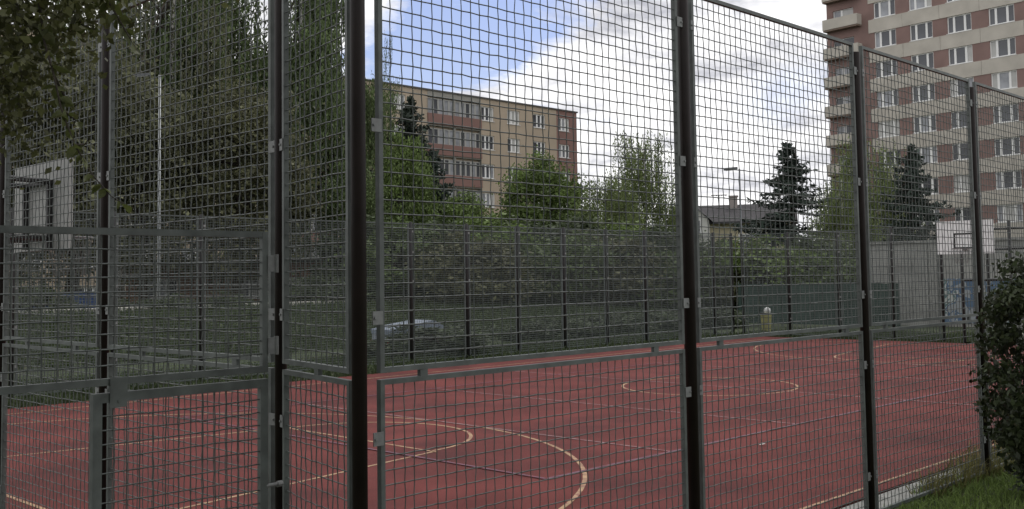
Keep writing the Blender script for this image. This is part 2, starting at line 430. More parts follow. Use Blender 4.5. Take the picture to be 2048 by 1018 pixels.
# ------------------------------------------------------------------ basketball backboards
boardm = mat('white_board_laminate', (.74, .75, .74), .45, var=.06, vscale=4)
boardb = mat('board_back_grey', (.36, .36, .345), .7, var=.12, vscale=3)
netm = mat('net_cord', (.16, .16, .15), .9)
redm = mat('rim_grey', (.14, .13, .13), .5)
def hoop(label, r, l, z0, z1, w, facing, legs_r, face_m):
    root = thing('basketball_hoop', label, 'basketball hoop', W(r, l), ANG + (-hp if facing > 0 else hp))
    # local: x across the board, -y... board faces +y
    h = z1 - z0
    b = MB(); b.box(-w / 2, w / 2, -.02, .02, z0, z1); bo = b.build('backboard', face_m, root)
    q = MB(); iw, ih, zc = .30, .38, z0 + .14; s_ = .045
    for (x0, x1, a0, a1) in ((-iw, iw, zc, zc + s_), (-iw, iw, zc + ih, zc + ih + s_), (-iw, -iw + s_, zc + s_, zc + ih), (iw - s_, iw, zc + s_, zc + ih)): q.box(x0, x1, .0202, .024, a0, a1)
    q.build('target_square', black, bo)
    q = MB(); rr = .225; yc = .06 + rr
    q.tube([(rr * math.cos(a), yc + rr * math.sin(a), zc) for a in np.linspace(0, 2 * math.pi, 25)], .011, 6, False); q.box(-.06, .06, .021, .07, zc - .05, zc + .01)
    rim = q.build('rim', redm, root)
    q = MB()
    for i in range(12):
        a0 = i * math.pi / 6
        for sg in (-1, 1):
            q.tube([(rr * (1 - .35 * k / 4) * math.cos(a0 + sg * k * .26 / 2), yc + rr * (1 - .35 * k / 4) * math.sin(a0 + sg * k * .26 / 2), zc - .1 * k) for k in range(5)], .004, 3, False)
    q.build('net', netm, rim, kind='stuff')
    # steel back frame and legs behind the board
    dy = -abs(legs_r - r) * S
    q = MB()
    for x in (-w * .22, w * .22): q.box(x - .02, x + .02, -.08, -.021, z0 + .02, z1 - .2)
    q.box(-w * .22 - .04, w * .22 + .04, -.081, -.03, z1 - .24, z1 - .20); q.box(-w * .22 - .04, w * .22 + .04, -.081, -.03, z0 + .1, z0 + .13)
    q.build('back_frame', black, root)
    for x in (-w * .44, w * .44):
        q = MB(); q.tube([(x, dy, -.1), (x, dy, z1 + .02)], .05, 10); q.build('leg', black, root, True)
        for zz in (z1 - .22, z0 + .12):
            q = MB(); q.tube([(x, dy, zz), (x * .5, -.06, zz)], .028, 6); q.build('support_arm', black, root)
    q = MB(); q.tube([(-w * .44, dy, z0 - .72), (w * .44, dy, z0 - .72)], .04, 8); q.build('crossbar', black, root)
    return root
hoop('white basketball backboard with black target square facing along the court', 18.35, 5.0, 2.50, 3.40, 1.50, -1, 19.35, boardm)
hoop('basketball backboard seen from behind with dark steel frame near the court end', .86, 4.98, 2.395, 3.31, 1.42, 1, .2, boardb)

# ------------------------------------------------------------------ beyond the court: bank, path
bk = MB(); V = []; F = []
prof = [(13.2, -.06), (15, .12), (19, .7), (22, 1.0), (24.5, 1.02), (60, 1.1)]
rs = list(range(-30, 61, 3))
for r in rs:
    for l, z in prof:
        fade = min(1, max(0, (34 - r) / 14.0))
        V.append(tuple(W(r, l, -.06 + (z + .06) * fade + (math.sin(r * 1.7 + l) * .05 if 15 <= l <= 22 else 0))))
n = len(prof)
F = [(i * n + j, (i + 1) * n + j, (i + 1) * n + j + 1, i * n + j + 1) for i in range(len(rs) - 1) for j in range(n - 1)]
bk.add(V, F); bk.build('grass_bank', grass_ground, kind='structure', smooth=True)
m = MB(); m.add([tuple(W(r, l, z)) for r, l, z in ((-25, 22.3, 1.16), (22, 22.3, 1.16), (22, 22.7, 1.18), (-25, 22.7, 1.18), (-25, 22.3, .9), (22, 22.3, .9))], [(0, 1, 2, 3), (4, 5, 1, 0)])
m.build('path_edge', path_m, kind='structure')
m = MB(); m.add([tuple(W(*p)) for p in ((22.2, -6, -.034), (23.6, -6, -.034), (23.6, 6.2, -.034), (22.2, 6.2, -.034))], [(0, 1, 2, 3)]); m.build('path', path_m, kind='structure')

# ------------------------------------------------------------------ buildings
glass = mat('window_glass', (.075, .08, .09), .12, 0, var=.3, vscale=.4, spec=.6)
curtain = mat('window_glass_curtain', (.27, .28, .30), .3, 0, var=.25, vscale=1.5, spec=.6)
blind = mat('window_glass_blind', (.42, .42, .40), .4, 0, var=.12, vscale=1.2, spec=.5)
wframe = mat('white_window_frame', (.78, .78, .76), .5)
tan = mat('tan_render', (.42, .345, .26), .9, var=.1, vscale=.35)
brn = mat('red_brown_render', (.235, .138, .118), .9, var=.1, vscale=.4)
beige = mat('beige_panel', (.46, .43, .375), .9, var=.12, vscale=.7)
brick2 = mat('russet_panel', (.225, .148, .131), .9, var=.16, vscale=.5)
sillm = mat('window_sill_metal', (.6, .6, .58), .5)

def window_meshes(key, w, h, cuts):
    f = MB(); e = .09
    f.box(-w / 2, w / 2, .10, .17, -h / 2, -h / 2 + e); f.box(-w / 2, w / 2, .10, .17, h / 2 - e, h / 2)
    xs = [-w / 2 + e / 2] + [-w / 2 + w * c for c in cuts] + [w / 2 - e / 2]
    for k, x in enumerate(xs):
        ee = e / 2 if k in (0, len(xs) - 1) else .10
        f.box(x - ee, x + ee, .101, .169, -h / 2 + e, h / 2 - e)
    s_ = MB(); s_.box(-w / 2 - .06, w / 2 + .06, -.07, .10, -h / 2 - .05, -h / 2)
    ps = []
    for k in range(len(xs) - 1):
        p = MB(); p.add([(xs[k], .145, -h / 2 + e), (xs[k + 1], .145, -h / 2 + e), (xs[k + 1], .145, h / 2 - e), (xs[k], .145, h / 2 - e)], [(0, 1, 2, 3)]); ps.append(p)
    return f.mesh('window', wframe), s_.mesh('sill', sillm), [{mm.name: p.mesh('pane', mm) for mm in (glass, curtain, blind)} for p in ps]
def place_window(root, ms, x, z, y=0.0, sill=True):
    o = link('window', ms[0], root, (x, y, z))
    if sill: link('sill', ms[1], o)
    style = random.choices([(.9, .07, .03), (.35, .6, .05), (.1, .45, .45), (.6, .1, .3)], (4, 4, 2, 2))[0]
    for d in ms[2]:
        k = random.choices(['window_glass', 'window_glass_curtain', 'window_glass_blind'], style)[0]
        link('pane', d[k], o)

def block1():
    a = at(975, 300, 102)
    root = thing('apartment_block', 'tan and red-brown panel apartment block behind the trees with glazed loggias', 'building', (a.x, a.y, 0), ANG)
    FH, ZC, NF = 2.83, 18.05, 7
    W1 = window_meshes('a', 1.8, 1.4, (.36, .68)); LG = window_meshes('l', 3.1, 1.45, (.22, .42, .62, .82)); LG[0].materials[0] = mat('loggia_frame_grey', (.36, .36, .34), .5)
    zr = 19.5
    def openings(x0, x1, wins, m, w, h):
        mb = MB()
        for k in range(NF):
            zc = ZC - k * FH
            zt = zr if k == 0 else zc + FH - h / 2
            mb.box(x0, x1, 0, .35, zc + h / 2, zt)
            xs = [x0] + sum(([c - w / 2, c + w / 2] for c in wins), []) + [x1]
            for i in range(0, len(xs), 2): mb.box(xs[i], xs[i + 1], 0, .35, zc - h / 2, zc + h / 2)
        mb.box(x0, x1, 0, .35, -.5, ZC - (NF - 1) * FH - h / 2)
        mb.build('wall', m, root)
        for k in range(NF):
            for c in wins: place_window(root, W1, c, ZC - k * FH)
    def loggias(x0, x1, n):
        mb = MB(); wd = (x1 - x0) / n
        for k in range(NF):
            zc = ZC - k * FH
            pb = MB(); pb.box(x0 - .02, x1 + .02, -.12, .1, zc - .62 - 1.05, zc - .66); pb.build('loggia_parapet', brn, root)
            if k == 0:
                pb = MB(); pb.box(x0, x1, -.02, .3, zc + .95, zr); pb.build('loggia_lintel', mat('grey_render', (.30, .29, .26), .9, var=.1), root)
            sl = MB(); sl.box(x0, x1, .0, .6, zc - .62 - 1.17, zc - .62 - 1.055); sl.build('loggia_slab', mat('grey_render', (.3, .29, .26)), root)
            for i in range(n):
                o = link('window', LG[0], root, (x0 + wd * (i + .5), .02, zc + .06)); o.scale = (wd / 3.1 * .97, 1, 1.05)
                for d in LG[2]: link('pane', d[random.choice(['window_glass_curtain', 'window_glass_curtain', 'window_glass', 'window_glass'])], o)
        for i in range(n + 1):
            mb.box(x0 + wd * i - .08, x0 + wd * i + .08, .0, .34, -.5, zr - .6)
        mb.build('loggia_pier', mat('grey_render', (.3, .29, .26)), root)
    openings(10.15, 13.4, (11.3,), brn, 1.8, 1.4)
    openings(-.85, 10.15, (0.05, 3.72, 7.52), tan, 1.8, 1.4)
    loggias(-7.7, -.85, 2)
    openings(-18.5, -7.7, (-17.0, -11.25), tan, 1.8, 1.4)
    loggias(-25.3, -18.5, 2)
    openings(-46, -25.3, (-43.5, -39.3, -35.4, -31.4, -27.2), tan, 1.8, 1.4)
    m = MB(); m.box(-45.9, 13.35, .36, 11, -.5, zr - .05); m.build('core', tan, root)
    m = MB(); m.box(-46.1, 13.5, -.12, 11.1, zr, zr + .14); m.build('roof', mat('roof_sheet', (.09, .085, .08), .7), root)
    return root
block1()

def block2():
    p = at(2010, 100, 89.6); ang = math.atan2(-.773, .634)
    root = thing('tower_block', 'tall tower block with beige bands, russet panels and stacked corner balconies', 'building', (p.x, p.y, 0), ang)
    FH, Z0 = 2.875, 24.15; ks = list(range(-7, 4)); h, w = 1.55, 2.25
    W2 = window_meshes('t', w, h, (.27, .72)); WB = window_meshes('b', 2.3, 1.75, (.4,))
    cols = [-11.3, -7.65, -4.0, -.2, 3.6, 7.4, 11.2]
    bands, piers, left = MB(), MB(), MB()
    x0, x1 = -13.0, 13.2
    for k in ks:
        zc = Z0 + FH * k
        xb = [x0] + [(cols[i] + cols[i + 1]) / 2 for i in range(len(cols) - 1)] + [x1]
        for i in range(len(xb) - 1):
            bm = MB(); dy = random.uniform(-.012, .012); bm.box(xb[i] + .012, xb[i + 1] - .012, -.05 + dy, .34, zc + h / 2 + .0, zc + FH - h / 2 - 0.05); bm.build('parapet_panel', beige, root)
        xs = [x0] + sum(([c - w / 2, c + w / 2] for c in cols), []) + [x1]
        for i in range(0, len(xs), 2):
            pm = MB(); pm.box(xs[i], xs[i + 1], 0, .35, zc - h / 2 - .05, zc + h / 2); pm.build('wall_panel', brick2, root)
        for c in cols: place_window(root, W2, c, zc)
        # balcony bay
        lm = MB(); lm.box(-17.6, -16.9, 0, .35, zc - h / 2 - .05, zc + FH - h / 2 - .05); lm.box(-14.6, -13.0, 0, .35, zc - h / 2 - .05, zc + FH - h / 2 - .05); lm.box(-16.9, -14.6, 0, .35, zc + .85, zc + FH - h / 2 - .05)
        lm.build('wall_panel', brick2, root)
        o = link('window', WB[0], root, (-15.75, 0.05, zc - .0))
        for d in WB[2]: link('pane', d[random.choice(['window_glass', 'window_glass_curtain', 'window_glass_blind'])], o)
        b = MB(); zb = zc - 1.22
        b.box(-17.55, -13.75, -.75, -.01, zb, zb + .16); bo = b.build('balcony', mat('balcony_slab', (.2, .15, .12), .9), root)
        b = MB(); b.box(-17.58, -13.72, -.82, -.72, zb + .16, zb + 1.18); b.box(-13.82, -13.72, -.72, -.01, zb + .16, zb + 1.18); b.box(-17.58, -17.48, -.72, -.01, zb + .16, zb + 1.18); b.build('parapet', beige, bo)
        if k % 3 == 0:
            b = MB(); b.box(-18, -16.2, -1.05, -1.0, zb + 1.5, zb + 2.5); 
    zb = Z0 + FH * ks[0] - h / 2 - .05
    m = MB(); m.box(-17.6, x1, .02, .35, -.5, zb); m.build('plinth', mat('plinth_grey', (.25, .24, .22), .9, var=.1), root)
    zt = Z0 + FH * ks[-1] + FH
    m = MB(); m.box(-17.55, x1 - .05, .36, 14, -.5, zt - .2); m.build('core', brick2, root)
    m = MB(); m.box(-17.7, x1 + .1, -.1, 14.1, zt - .2 + .6, zt + .6); m.build('roof', MATS['roof_sheet'], root)
    return root
block2()

def house():
    p = at(1393, 560, 78)
    root = thing('house', 'pale yellow house with dark grey pitched roof beside the tall dark spruce', 'house', (p.x, p.y, 0), math.radians(-16))
    wall = mat('pale_yellow_render', (.58, .52, .36), .9, var=.08); roof = mat('dark_roof_tiles', (.055, .052, .055), .85, var=.25, vscale=2)
    def zz(py): return at(1440, py, 78).z
    ze, zr = zz(441), zz(414)
    m = MB(); m.box(-1.5, 6.8, 0, 6, -.5, ze); m.build('wall', wall, root)
    m = MB(); m.prism([(-.9, -.5), (1.1, -.5), (1.1, ze), (0.1, ze + 1.0), (-.9, ze)], -.9, 0); m.build('gable_bay', mat('white_render', (.66, .66, .62), .9), root)
    r = MB(); r.add([(-2, -.7, ze - .15), (7.3, -.7, ze - .15), (7.3, 3, zr + .3), (-2, 3, zr + .3), (7.3, 6.7, ze - .15), (-2, 6.7, ze - .15), (-2, -.7, ze - .3), (7.3, -.7, ze - .3)],
                    [(0, 1, 2, 3), (3, 2, 4, 5), (6, 7, 1, 0)]); ro = r.build('roof', roof, root)
    for sgn in (-1, 1):
        q = MB(); q.add([(.1, -1.2, ze + 1.15), (.1, .8, ze + 1.15), (.1 + sgn * 1.35, .8, ze - .2), (.1 + sgn * 1.35, -1.2, ze - .2)], [(0, 1, 2, 3)]); q.build('bay_roof', roof, ro)
    c = MB(); c.box(2.4, 2.95, 2.2, 2.8, zr - .6, zr + .85); c.box(2.33, 3.02, 2.13, 2.87, zr + .85, zr + .95); c.build('chimney', mat('chimney_grey', (.3, .27, .25), .9), ro)
    c = MB(); c.tube([(1.6, 2.5, zr - .3), (1.6, 2.5, zr + 1.05)], .03, 5); c.box(1.0, 2.2, 2.45, 2.52, zr + 1.0, zr + 1.06)
    for x in (1.1, 1.4, 1.8, 2.1): c.box(x - .02, x + .02, 2.2, 2.8, zr + .98, zr + 1.02)
    c.build('antenna', black, ro)
    wm = window_meshes('h', .9, 1.1, (.5,))
    place_window(root, wm, .1, ze - .5, -1.06); place_window(root, wm, 3.6, ze - 1.6, -.16); place_window(root, wm, 5.4, ze - 1.6, -.16); place_window(root, wm, 4.4, ze - .85, -.16)
house()

def brick_hut():
    p = at(420, 600, 52)
    root = thing('brick_pavilion', 'low brick building with white framed windows among the left trees', 'building', (p.x, p.y, 1.0), math.radians(8))
    bw = mat('brick_wall', (.26, .15, .10), .9, var=.2, vscale=2)
    zt = 1.95; w, h = 1.5, 1.0; cols = [-2.3, 2.2, 4.6]
    m = MB(); zc = 0.7
    m.box(-4, 6.4, 0, .3, -1.4, zc - h / 2); m.box(-4, 6.4, 0, .3, zc + h / 2, zt)
    xs = [-4] + sum(([c - w / 2, c + w / 2] for c in cols), []) + [6.4]
    for i in range(0, len(xs), 2): m.box(xs[i], xs[i + 1], 0, .3, zc - h / 2, zc + h / 2)
    m.build('wall', bw, root)
    wm = window_meshes('k', w, h, (.33, .66))
    for c in cols: place_window(root, wm, c, zc)
    m = MB(); m.box(-3.9, 6.3, .31, 4, -1.4, zt - .02); m.build('core', bw, root)
    m = MB(); m.box(-4.3, 6.7, -.4, 4.2, zt, zt + .16); m.build('roof', MATS['roof_sheet'], root)
brick_hut()

# concrete garage wall with graffiti behind the far hoop
def garage():
    a = at(1741, 650, 41.5)
    root = thing('concrete_wall', 'pale concrete garage wall with blue graffiti behind the far backboard', 'wall', (a.x, a.y, 0), ANG - hp)
    cm = mat('grey_concrete_panel', (.29, .29, .27), .9, var=.2, vscale=.8, col2=(.22, .22, .205), c2scale=.6)
    gm = bpy.data.materials.new('graffiti_concrete'); gm.use_nodes = True; nt = gm.node_tree; N, L = nt.nodes, nt.links; b = N['Principled BSDF']; b.inputs['Roughness'].default_value = .8
    tc = N.new('ShaderNodeTexCoord'); nz = N.new('ShaderNodeTexNoise'); nz.inputs['Scale'].default_value = 1.6; nz.inputs['Detail'].default_value = 3; nz.inputs['Distortion'].default_value = 1.2
    L.new(tc.outputs['Object'], nz.inputs[0]); r = N.new('ShaderNodeValToRGB'); r.color_ramp.interpolation = 'CONSTANT'
    e = r.color_ramp.elements; e[0].position = 0; e[0].color = (.26, .28, .29, 1); e[1].position = .44; e[1].color = (.08, .13, .20, 1)
    for pos, c in ((.54, (.40, .42, .42, 1)), (.585, (.10, .16, .16, 1)), (.66, (.38, .4, .38, 1))):
        x = e.new(pos); x.color = c
    L.new(nz.outputs[0], r.inputs[0]); L.new(r.outputs[0], b.inputs['Base Color'])
    h = 3.12
    for i in range(6):
        m = MB(); m.box(i * 2.4 + .015, i * 2.4 + 2.385, random.uniform(-.01, .01), .25, -.3, h); m.build('wall_panel', cm, root)
    m = MB(); m.box(0, 14.4, .03, .22, -.3, h - .03); m.build('wall_core', conc, root)
    m = MB(); m.box(-.1, 14.5, -.08, .35, h, h + .1); m.build('coping', conc, root)
    m = MB(); m.box(2.9, 5.6, -.03, -.014, .1, 1.75); m.build('graffiti_panel', gm, root)
garage()

# green wind-screen fence
def screen():
    a = at(1478, 655, 42.5); b_ = at(1800, 655, 38.2)
    root = thing('screen_fence', 'low fence hung with dark green screen netting behind the yellow bin', 'fence', (a.x, a.y, 0), math.atan2(b_.y - a.y, b_.x - a.x))
    w = (Vector((b_.x, b_.y)) - Vector((a.x, a.y))).length; n = 7
    gm = mat('green_screen_net', (.032, .055, .045), .9, var=.3, vscale=1.2, bump=.3, bscale=8)
    for i in range(n):
        x = w * i / n; m = MB()
        k = 8; V = []; F = []
        for j in range(k + 1):
            for z in (.05, .85, 1.62):
                V.append((x + w / n * j / k, .03 * math.sin(j * 2.1 + i) * (1 if z == .85 else .4), z + (.015 * math.sin(j * 1.3 + i) if z > 1 else 0)))
        F = [(3 * j + q, 3 * j + 3 + q, 3 * j + 4 + q, 3 * j + 1 + q) for j in range(k) for q in (0, 1)]
        m.add(V, F); m.build('netting', gm, root)
    for i in range(n + 1):
        m = MB(); m.tube([(w * i / n, .05, -.1), (w * i / n, .05, 1.72)], .022, 6); m.build('post', galv2, root)
screen()

# ------------------------------------------------------------------ trees
def leaf_quads(P, size, rng, aspect=.55, droop=0.0):
    n = len(P)
    a = rng.normal(size=(n, 3)); a[:, 2] -= droop * 2; a /= np.linalg.norm(a, axis=1, keepdims=True)
    b = np.cross(a, rng.normal(size=(n, 3))); b /= np.linalg.norm(b, axis=1, keepdims=True) + 1e-9
    s_ = size * rng.uniform(.6, 1.3, (n, 1))
    a = a * s_; b = b * s_ * aspect
    return np.stack([P - a, P + b - a * .1, P + a, P - b - a * .1], 1)
def limb_tubes(mb, base, top, r0, crown_pts, rng, nl):
    base, top = Vector(base), Vector(top); n = 8; pts = []; j = Vector((0, 0, 0))
    for i in range(n + 1):
        j += Vector((rng.normal(0, .08), rng.normal(0, .08), 0)) * (0 if i == 0 else 1)
        pts.append(base.lerp(top, i / n) + j)
    mb.tube(pts, [r0 * (1 - .85 * i / n) for i in range(n + 1)], 8)
    return pts
def limbs(pts, targets, r0, mb, rng):
    for tg in targets:
        tg = Vector(tg); k = max(1, min(len(pts) - 2, int(rng.integers(2, len(pts) - 1)))); s0 = pts[k]
        mid = s0.lerp(tg, .5) + Vector((rng.normal(0, .15), rng.normal(0, .15), .25))
        mb.tube([s0, mid, tg], [r0 * .32, r0 * .2, r0 * .06], 5, False)

def broad_data(h, rad, cb, rng, nclump=90, per=260, leaf=.13):
    zc, zr = (h + cb) / 2, (h - cb) / 2
    d = rng.normal(size=(nclump, 3)); d /= np.linalg.norm(d, axis=1, keepdims=True)
    rr = rng.uniform(.45, 1.0, (nclump, 1)) ** .6 * rng.uniform(.82, 1.06, (nclump, 1))
    Cn = d * rr * np.array([rad, rad, zr]); Cn[:, 2] += zc
    P = np.concatenate([c + rng.normal(size=(per, 3)) * np.array([.26, .26, .17]) * rad * .62 * rng.uniform(.6, 1.2) for c in Cn])
    return P, Cn
def birch_data(h, rad, cb, rng, nst=520, per=46, drop=2.6):
    zc, zr = (h + cb) / 2, (h - cb) / 2; out = []; starts = []
    nb = 46
    d = rng.normal(size=(nb, 3)); d[:, 2] = np.abs(d[:, 2]) * 1.2 - .75; d /= np.linalg.norm(d, axis=1, keepdims=True)
    B = d * rng.uniform(.55, 1.0, (nb, 1)) * np.array([rad, rad, zr]); B[:, 2] += zc
    for i in range(nst):
        b = B[rng.integers(nb)] + rng.normal(size=3) * np.array([.5, .5, .35]) * rad * .3
        ln = drop * rng.uniform(.35, 1.15); k = int(per * ln / drop)
        t = np.linspace(0, 1, k)[:, None]; sw = rng.normal(0, .22, 3); sw[2] = 0
        pts = b + np.array([0, 0, -ln]) * t + sw * t ** .5 + rng.normal(size=(k, 3)) * .055
        out.append(pts); starts.append(b)
    return np.concatenate(out), B
def spruce_data(h, rad, rng, gap=.34):
    out = []; dirs = []; z = h * .06; br = []
    while z < h * .985:
        f = 1 - z / h; n = int(rng.integers(5, 9))
        for i in range(n):
            L_ = rad * (f ** .8) * rng.uniform(.35, 1.22) + .08; a = rng.uniform(0, 2 * math.pi)
            k = max(8, int(80 * L_ / rad) + 8); t = rng.uniform(.08, 1, k)[:, None]
            u = np.array([math.cos(a), math.sin(a), 0]); dr = -.42 * rng.uniform(.6, 1.3)
            z0 = z + rng.uniform(-.15, .15)
            p = np.array([0, 0, z0]) + u * L_ * t + np.array([0, 0, 1]) * (dr * L_ * t + .30 * L_ * t ** 3)
            side = np.array([-u[1], u[0], 0]) * rng.normal(0, .13, (k, 1)) * L_ * (1.1 - t)
            p = p + side + rng.normal(size=(k, 3)) * .04; p[:, 2] -= np.abs(rng.normal(0, .05, k))
            out.append(p); br.append((tuple((0, 0, z0)), tuple(np.array([0, 0, z0]) + u * L_ * .9 + np.array([0, 0, dr * L_ * .9 + .2 * L_]))))
        z += gap * rng.uniform(.7, 1.2) * (.6 + .5 * f)
    return np.concatenate(out), br

TREE = {}
leaf_birch = mat('birch_leaves', (.105, .145, .055), .6, island=.5, transl=.35, var=.35, vscale=.5)
leaf_birch2 = mat('pale_birch_leaves', (.150, .190, .070), .6, island=.5, transl=.38, var=.3, vscale=.5)
leaf_broad = mat('broad_leaves', (.115, .165, .045), .55, island=.5, transl=.3, var=.4, vscale=.6)
leaf_dark = mat('shrub_leaves', (.060, .080, .038), .6, island=.5, transl=.25, var=.4, vscale=.7)
leaf_olive = mat('olive_leaves', (.095, .098, .048), .6, island=.5, transl=.25, var=.4, vscale=.6)
needle = mat('spruce_needles', (.028, .044, .032), .7, island=.45, var=.3, vscale=.8)
needle2 = mat('pale_spruce_needles', (.046, .062, .046), .7, island=.45, var=.3, vscale=.8)

def tree_proto(key, kind, h, rad, cb, lm, seed, **kw):
    rng = np.random.default_rng(seed); tb = MB()
    if kind == 'broad':
        P, Cn = broad_data(h, rad, cb, rng, **kw); Q = leaf_quads(P, kw.get('leaf', .13), rng, .6)
        pts = limb_tubes(tb, (0, 0, -.3), (0, 0, h * .82), h * .018 + .05, None, rng, 0)
        sel = Cn[rng.permutation(len(Cn))[:16]]; bb = MB(); limbs(pts, sel, h * .018 + .05, bb, rng); bm = bark
    elif kind == 'birch':
        lf = kw.pop('leaf', .085)
        P, Cn = birch_data(h, rad, cb, rng, **kw); Q = leaf_quads(P, lf, rng, .42, 1.1)
        pts = limb_tubes(tb, (0, 0, -.3), (0, 0, h * .95), h * .012 + .04, None, rng, 0)
        bb = MB(); limbs(pts, Cn[:30], h * .012 + .04, bb, rng); bm = birch_bark
    else:
        P, br = spruce_data(h, rad, rng, **kw); Q = leaf_quads(P, .17, rng, .36, .25)
        pts = limb_tubes(tb, (0, 0, -.3), (0, 0, h), h * .014 + .03, None, rng, 0); bb = MB()
        for a, b in br[::2]: bb.tube([a, b], [.025, .006], 4, False)
        bm = bark
    TREE[key] = (tb.mesh('trunk', bm, True), bb.mesh('limbs', bark), quads_mesh('crown', Q, None, lm), h)
def tree(key, name, label, px, Y, top_py=None, base_z=0.0, rz=0, group='trees beyond the court', cat='tree', sx=1.0, lm=None):
    p = at(px, 560, Y); tb, bb, cr, h = TREE[key]
    s_ = 1.0
    if top_py is not None: s_ = (at(px, top_py, Y).z - base_z) / h
    root = thing(name, label, cat, (p.x, p.y, base_z), rz, group); root.scale = (s_ * sx, s_ * sx, s_)
    link('trunk', tb, root); link('limbs', bb, root)
    if lm is not None:
        kk = (cr.name, lm.name)
        if kk not in TREE:
            c2 = cr.copy(); c2.materials.clear(); c2.materials.append(lm); TREE[kk] = c2
        cr = TREE[kk]
    c = link('crown', cr, root); c['kind'] = 'stuff'
    return root

tree_proto('birch_a', 'birch', 20, 4.2, 1.5, leaf_birch, 1, nst=1700, per=56, drop=3.8, leaf=.115)
tree_proto('birch_b', 'birch', 18, 3.6, 3.0, leaf_birch, 2, nst=900, per=46, drop=3.4, leaf=.105)
tree_proto('birch_c', 'birch', 10.5, 2.9, 1.0, leaf_birch2, 3, nst=1050, per=44, drop=2.8, leaf=.085)
leaf_brown = mat('brownish_leaves', (.115, .120, .064), .65, island=.5, transl=.3, var=.4, vscale=.7)
tree_proto('birch_s', 'birch', 18, 3.8, 2.0, leaf_brown, 13, nst=900, per=38, drop=2.6, leaf=.09)
tree_proto('broad_s', 'broad', 11, 3.6, 1.0, leaf_brown, 14, nclump=130, per=125, leaf=.11)
tree_proto('broad_a', 'broad', 9.5, 3.4, 1.0, leaf_broad, 4, nclump=190, per=150, leaf=.12)
tree_proto('broad_b', 'broad', 13, 3.8, 1.0, leaf_olive, 5, nclump=190, per=150, leaf=.12)
tree_proto('spruce_a', 'spruce', 11, 4.0, 0, needle, 6, gap=.40)
tree_proto('spruce_b', 'spruce', 10, 4.0, 0, needle2, 8, gap=.34)
tree_proto('shrub_a', 'broad', 3.2, 1.7, .1, leaf_dark, 9, nclump=70, per=100, leaf=.08)
tree_proto('shrub_b', 'broad', 2.6, 1.5, .1, leaf_dark, 10, nclump=60, per=100, leaf=.08)
tree_proto('shrub_c', 'broad', 4.6, 1.9, .1, leaf_dark, 12, nclump=90, per=100, leaf=.09)

tree('birch_a', 'birch_tree', 'tall dense weeping birch standing behind the narrow corner fence panel', 622, 58, -160, .8, sx=.82)
tree('birch_b', 'birch_tree', 'thin weeping birch with sky gaps left of the dense tall birch', 475, 60, -100, .8, 1.0, sx=1.0)
tree('birch_b', 'birch_tree', 'weeping birch hanging over the roof edge beside the lamp pole', 405, 57, -220, .8, 5.1, sx=.85)
tree('birch_b', 'birch_tree', 'weeping birch between the lamp pole and the near backboard', 235, 56, -200, .8, 3.4, sx=.85)
tree('birch_s', 'birch_tree', 'loose tall birch rising above the pale lamp pole', 345, 54, -160, .8, 2.2, sx=1.0)
tree('birch_s', 'birch_tree', 'weeping birch whose thin tip hangs against the blue sky', 760, 66, 48, .8, 4.0, sx=.36, lm=leaf_birch)
tree('broad_s', 'olive_tree', 'dull olive leafy tree behind the near backboard', 140, 46, 70, .8, .5, sx=1.2)
tree('broad_b', 'olive_tree', 'dull brownish green tree left of the near backboard', -40, 44, 20, .8, 2.5)
tree('broad_b', 'leafy_tree', 'bushy green tree between the lamp pole and the tall birch', 480, 49, 150, .8, 1.5, sx=1.1)
tree('broad_s', 'leafy_tree', 'thin brownish tree under the loose birch by the lamp pole', 290, 47, 190, .8, 4.5, sx=1.0)
tree('broad_b', 'leafy_tree', 'bushy tree low behind the corner post', 705, 52, 310, .8, 3.3, sx=.8, lm=leaf_birch)
tree('broad_a', 'leafy_tree', 'mid green tree in front of the shaded spruce by the tan block', 808, 54, 268, .8, .8, sx=.52)
tree('broad_a', 'leafy_tree', 'low green tree filling in under the apartment loggias', 935, 56, 388, .9, 2.8, sx=1.0)
tree('spruce_b', 'spruce_tree', 'grey green spruce with pointed top before the tan apartment block', 824, 62, 192, .9, 0, sx=.95)
tree('spruce_b', 'spruce_tree', 'shorter dark spruce under the glazed loggias', 868, 58, 300, .9, 1.3, sx=1.05, lm=needle)
tree('broad_a', 'leafy_tree', 'round full green tree in front of the red-brown block end', 1092, 74, 312, .9, 1.9, sx=.95)
tree('birch_c', 'birch_tree', 'pale loose birch standing alone against white cloud', 1288, 70, 252, .8, .3, sx=.9)
tree('birch_c', 'birch_tree', 'smaller pale birch overlapping the round full green tree', 1222, 66, 345, .8, 2.3, sx=1.05)
tree('spruce_a', 'spruce_tree', 'dark ragged spruce standing against the sky by the house', 1582, 62, 284, .3, .4, sx=1.5)
tree('birch_c', 'birch_tree', 'pale birch in front of the tower block balconies', 1738, 64, 268, 0, 1.1, sx=.95)
tree('birch_c', 'birch_tree', 'low pale birch beside the tower block foot', 1695, 58, 345, 0, 4.1, sx=.8)
tree('spruce_b', 'spruce_tree', 'broad dark spruce in front of the tower block windows', 1832, 60, 288, 0, 2.2, sx=1.05, lm=needle)

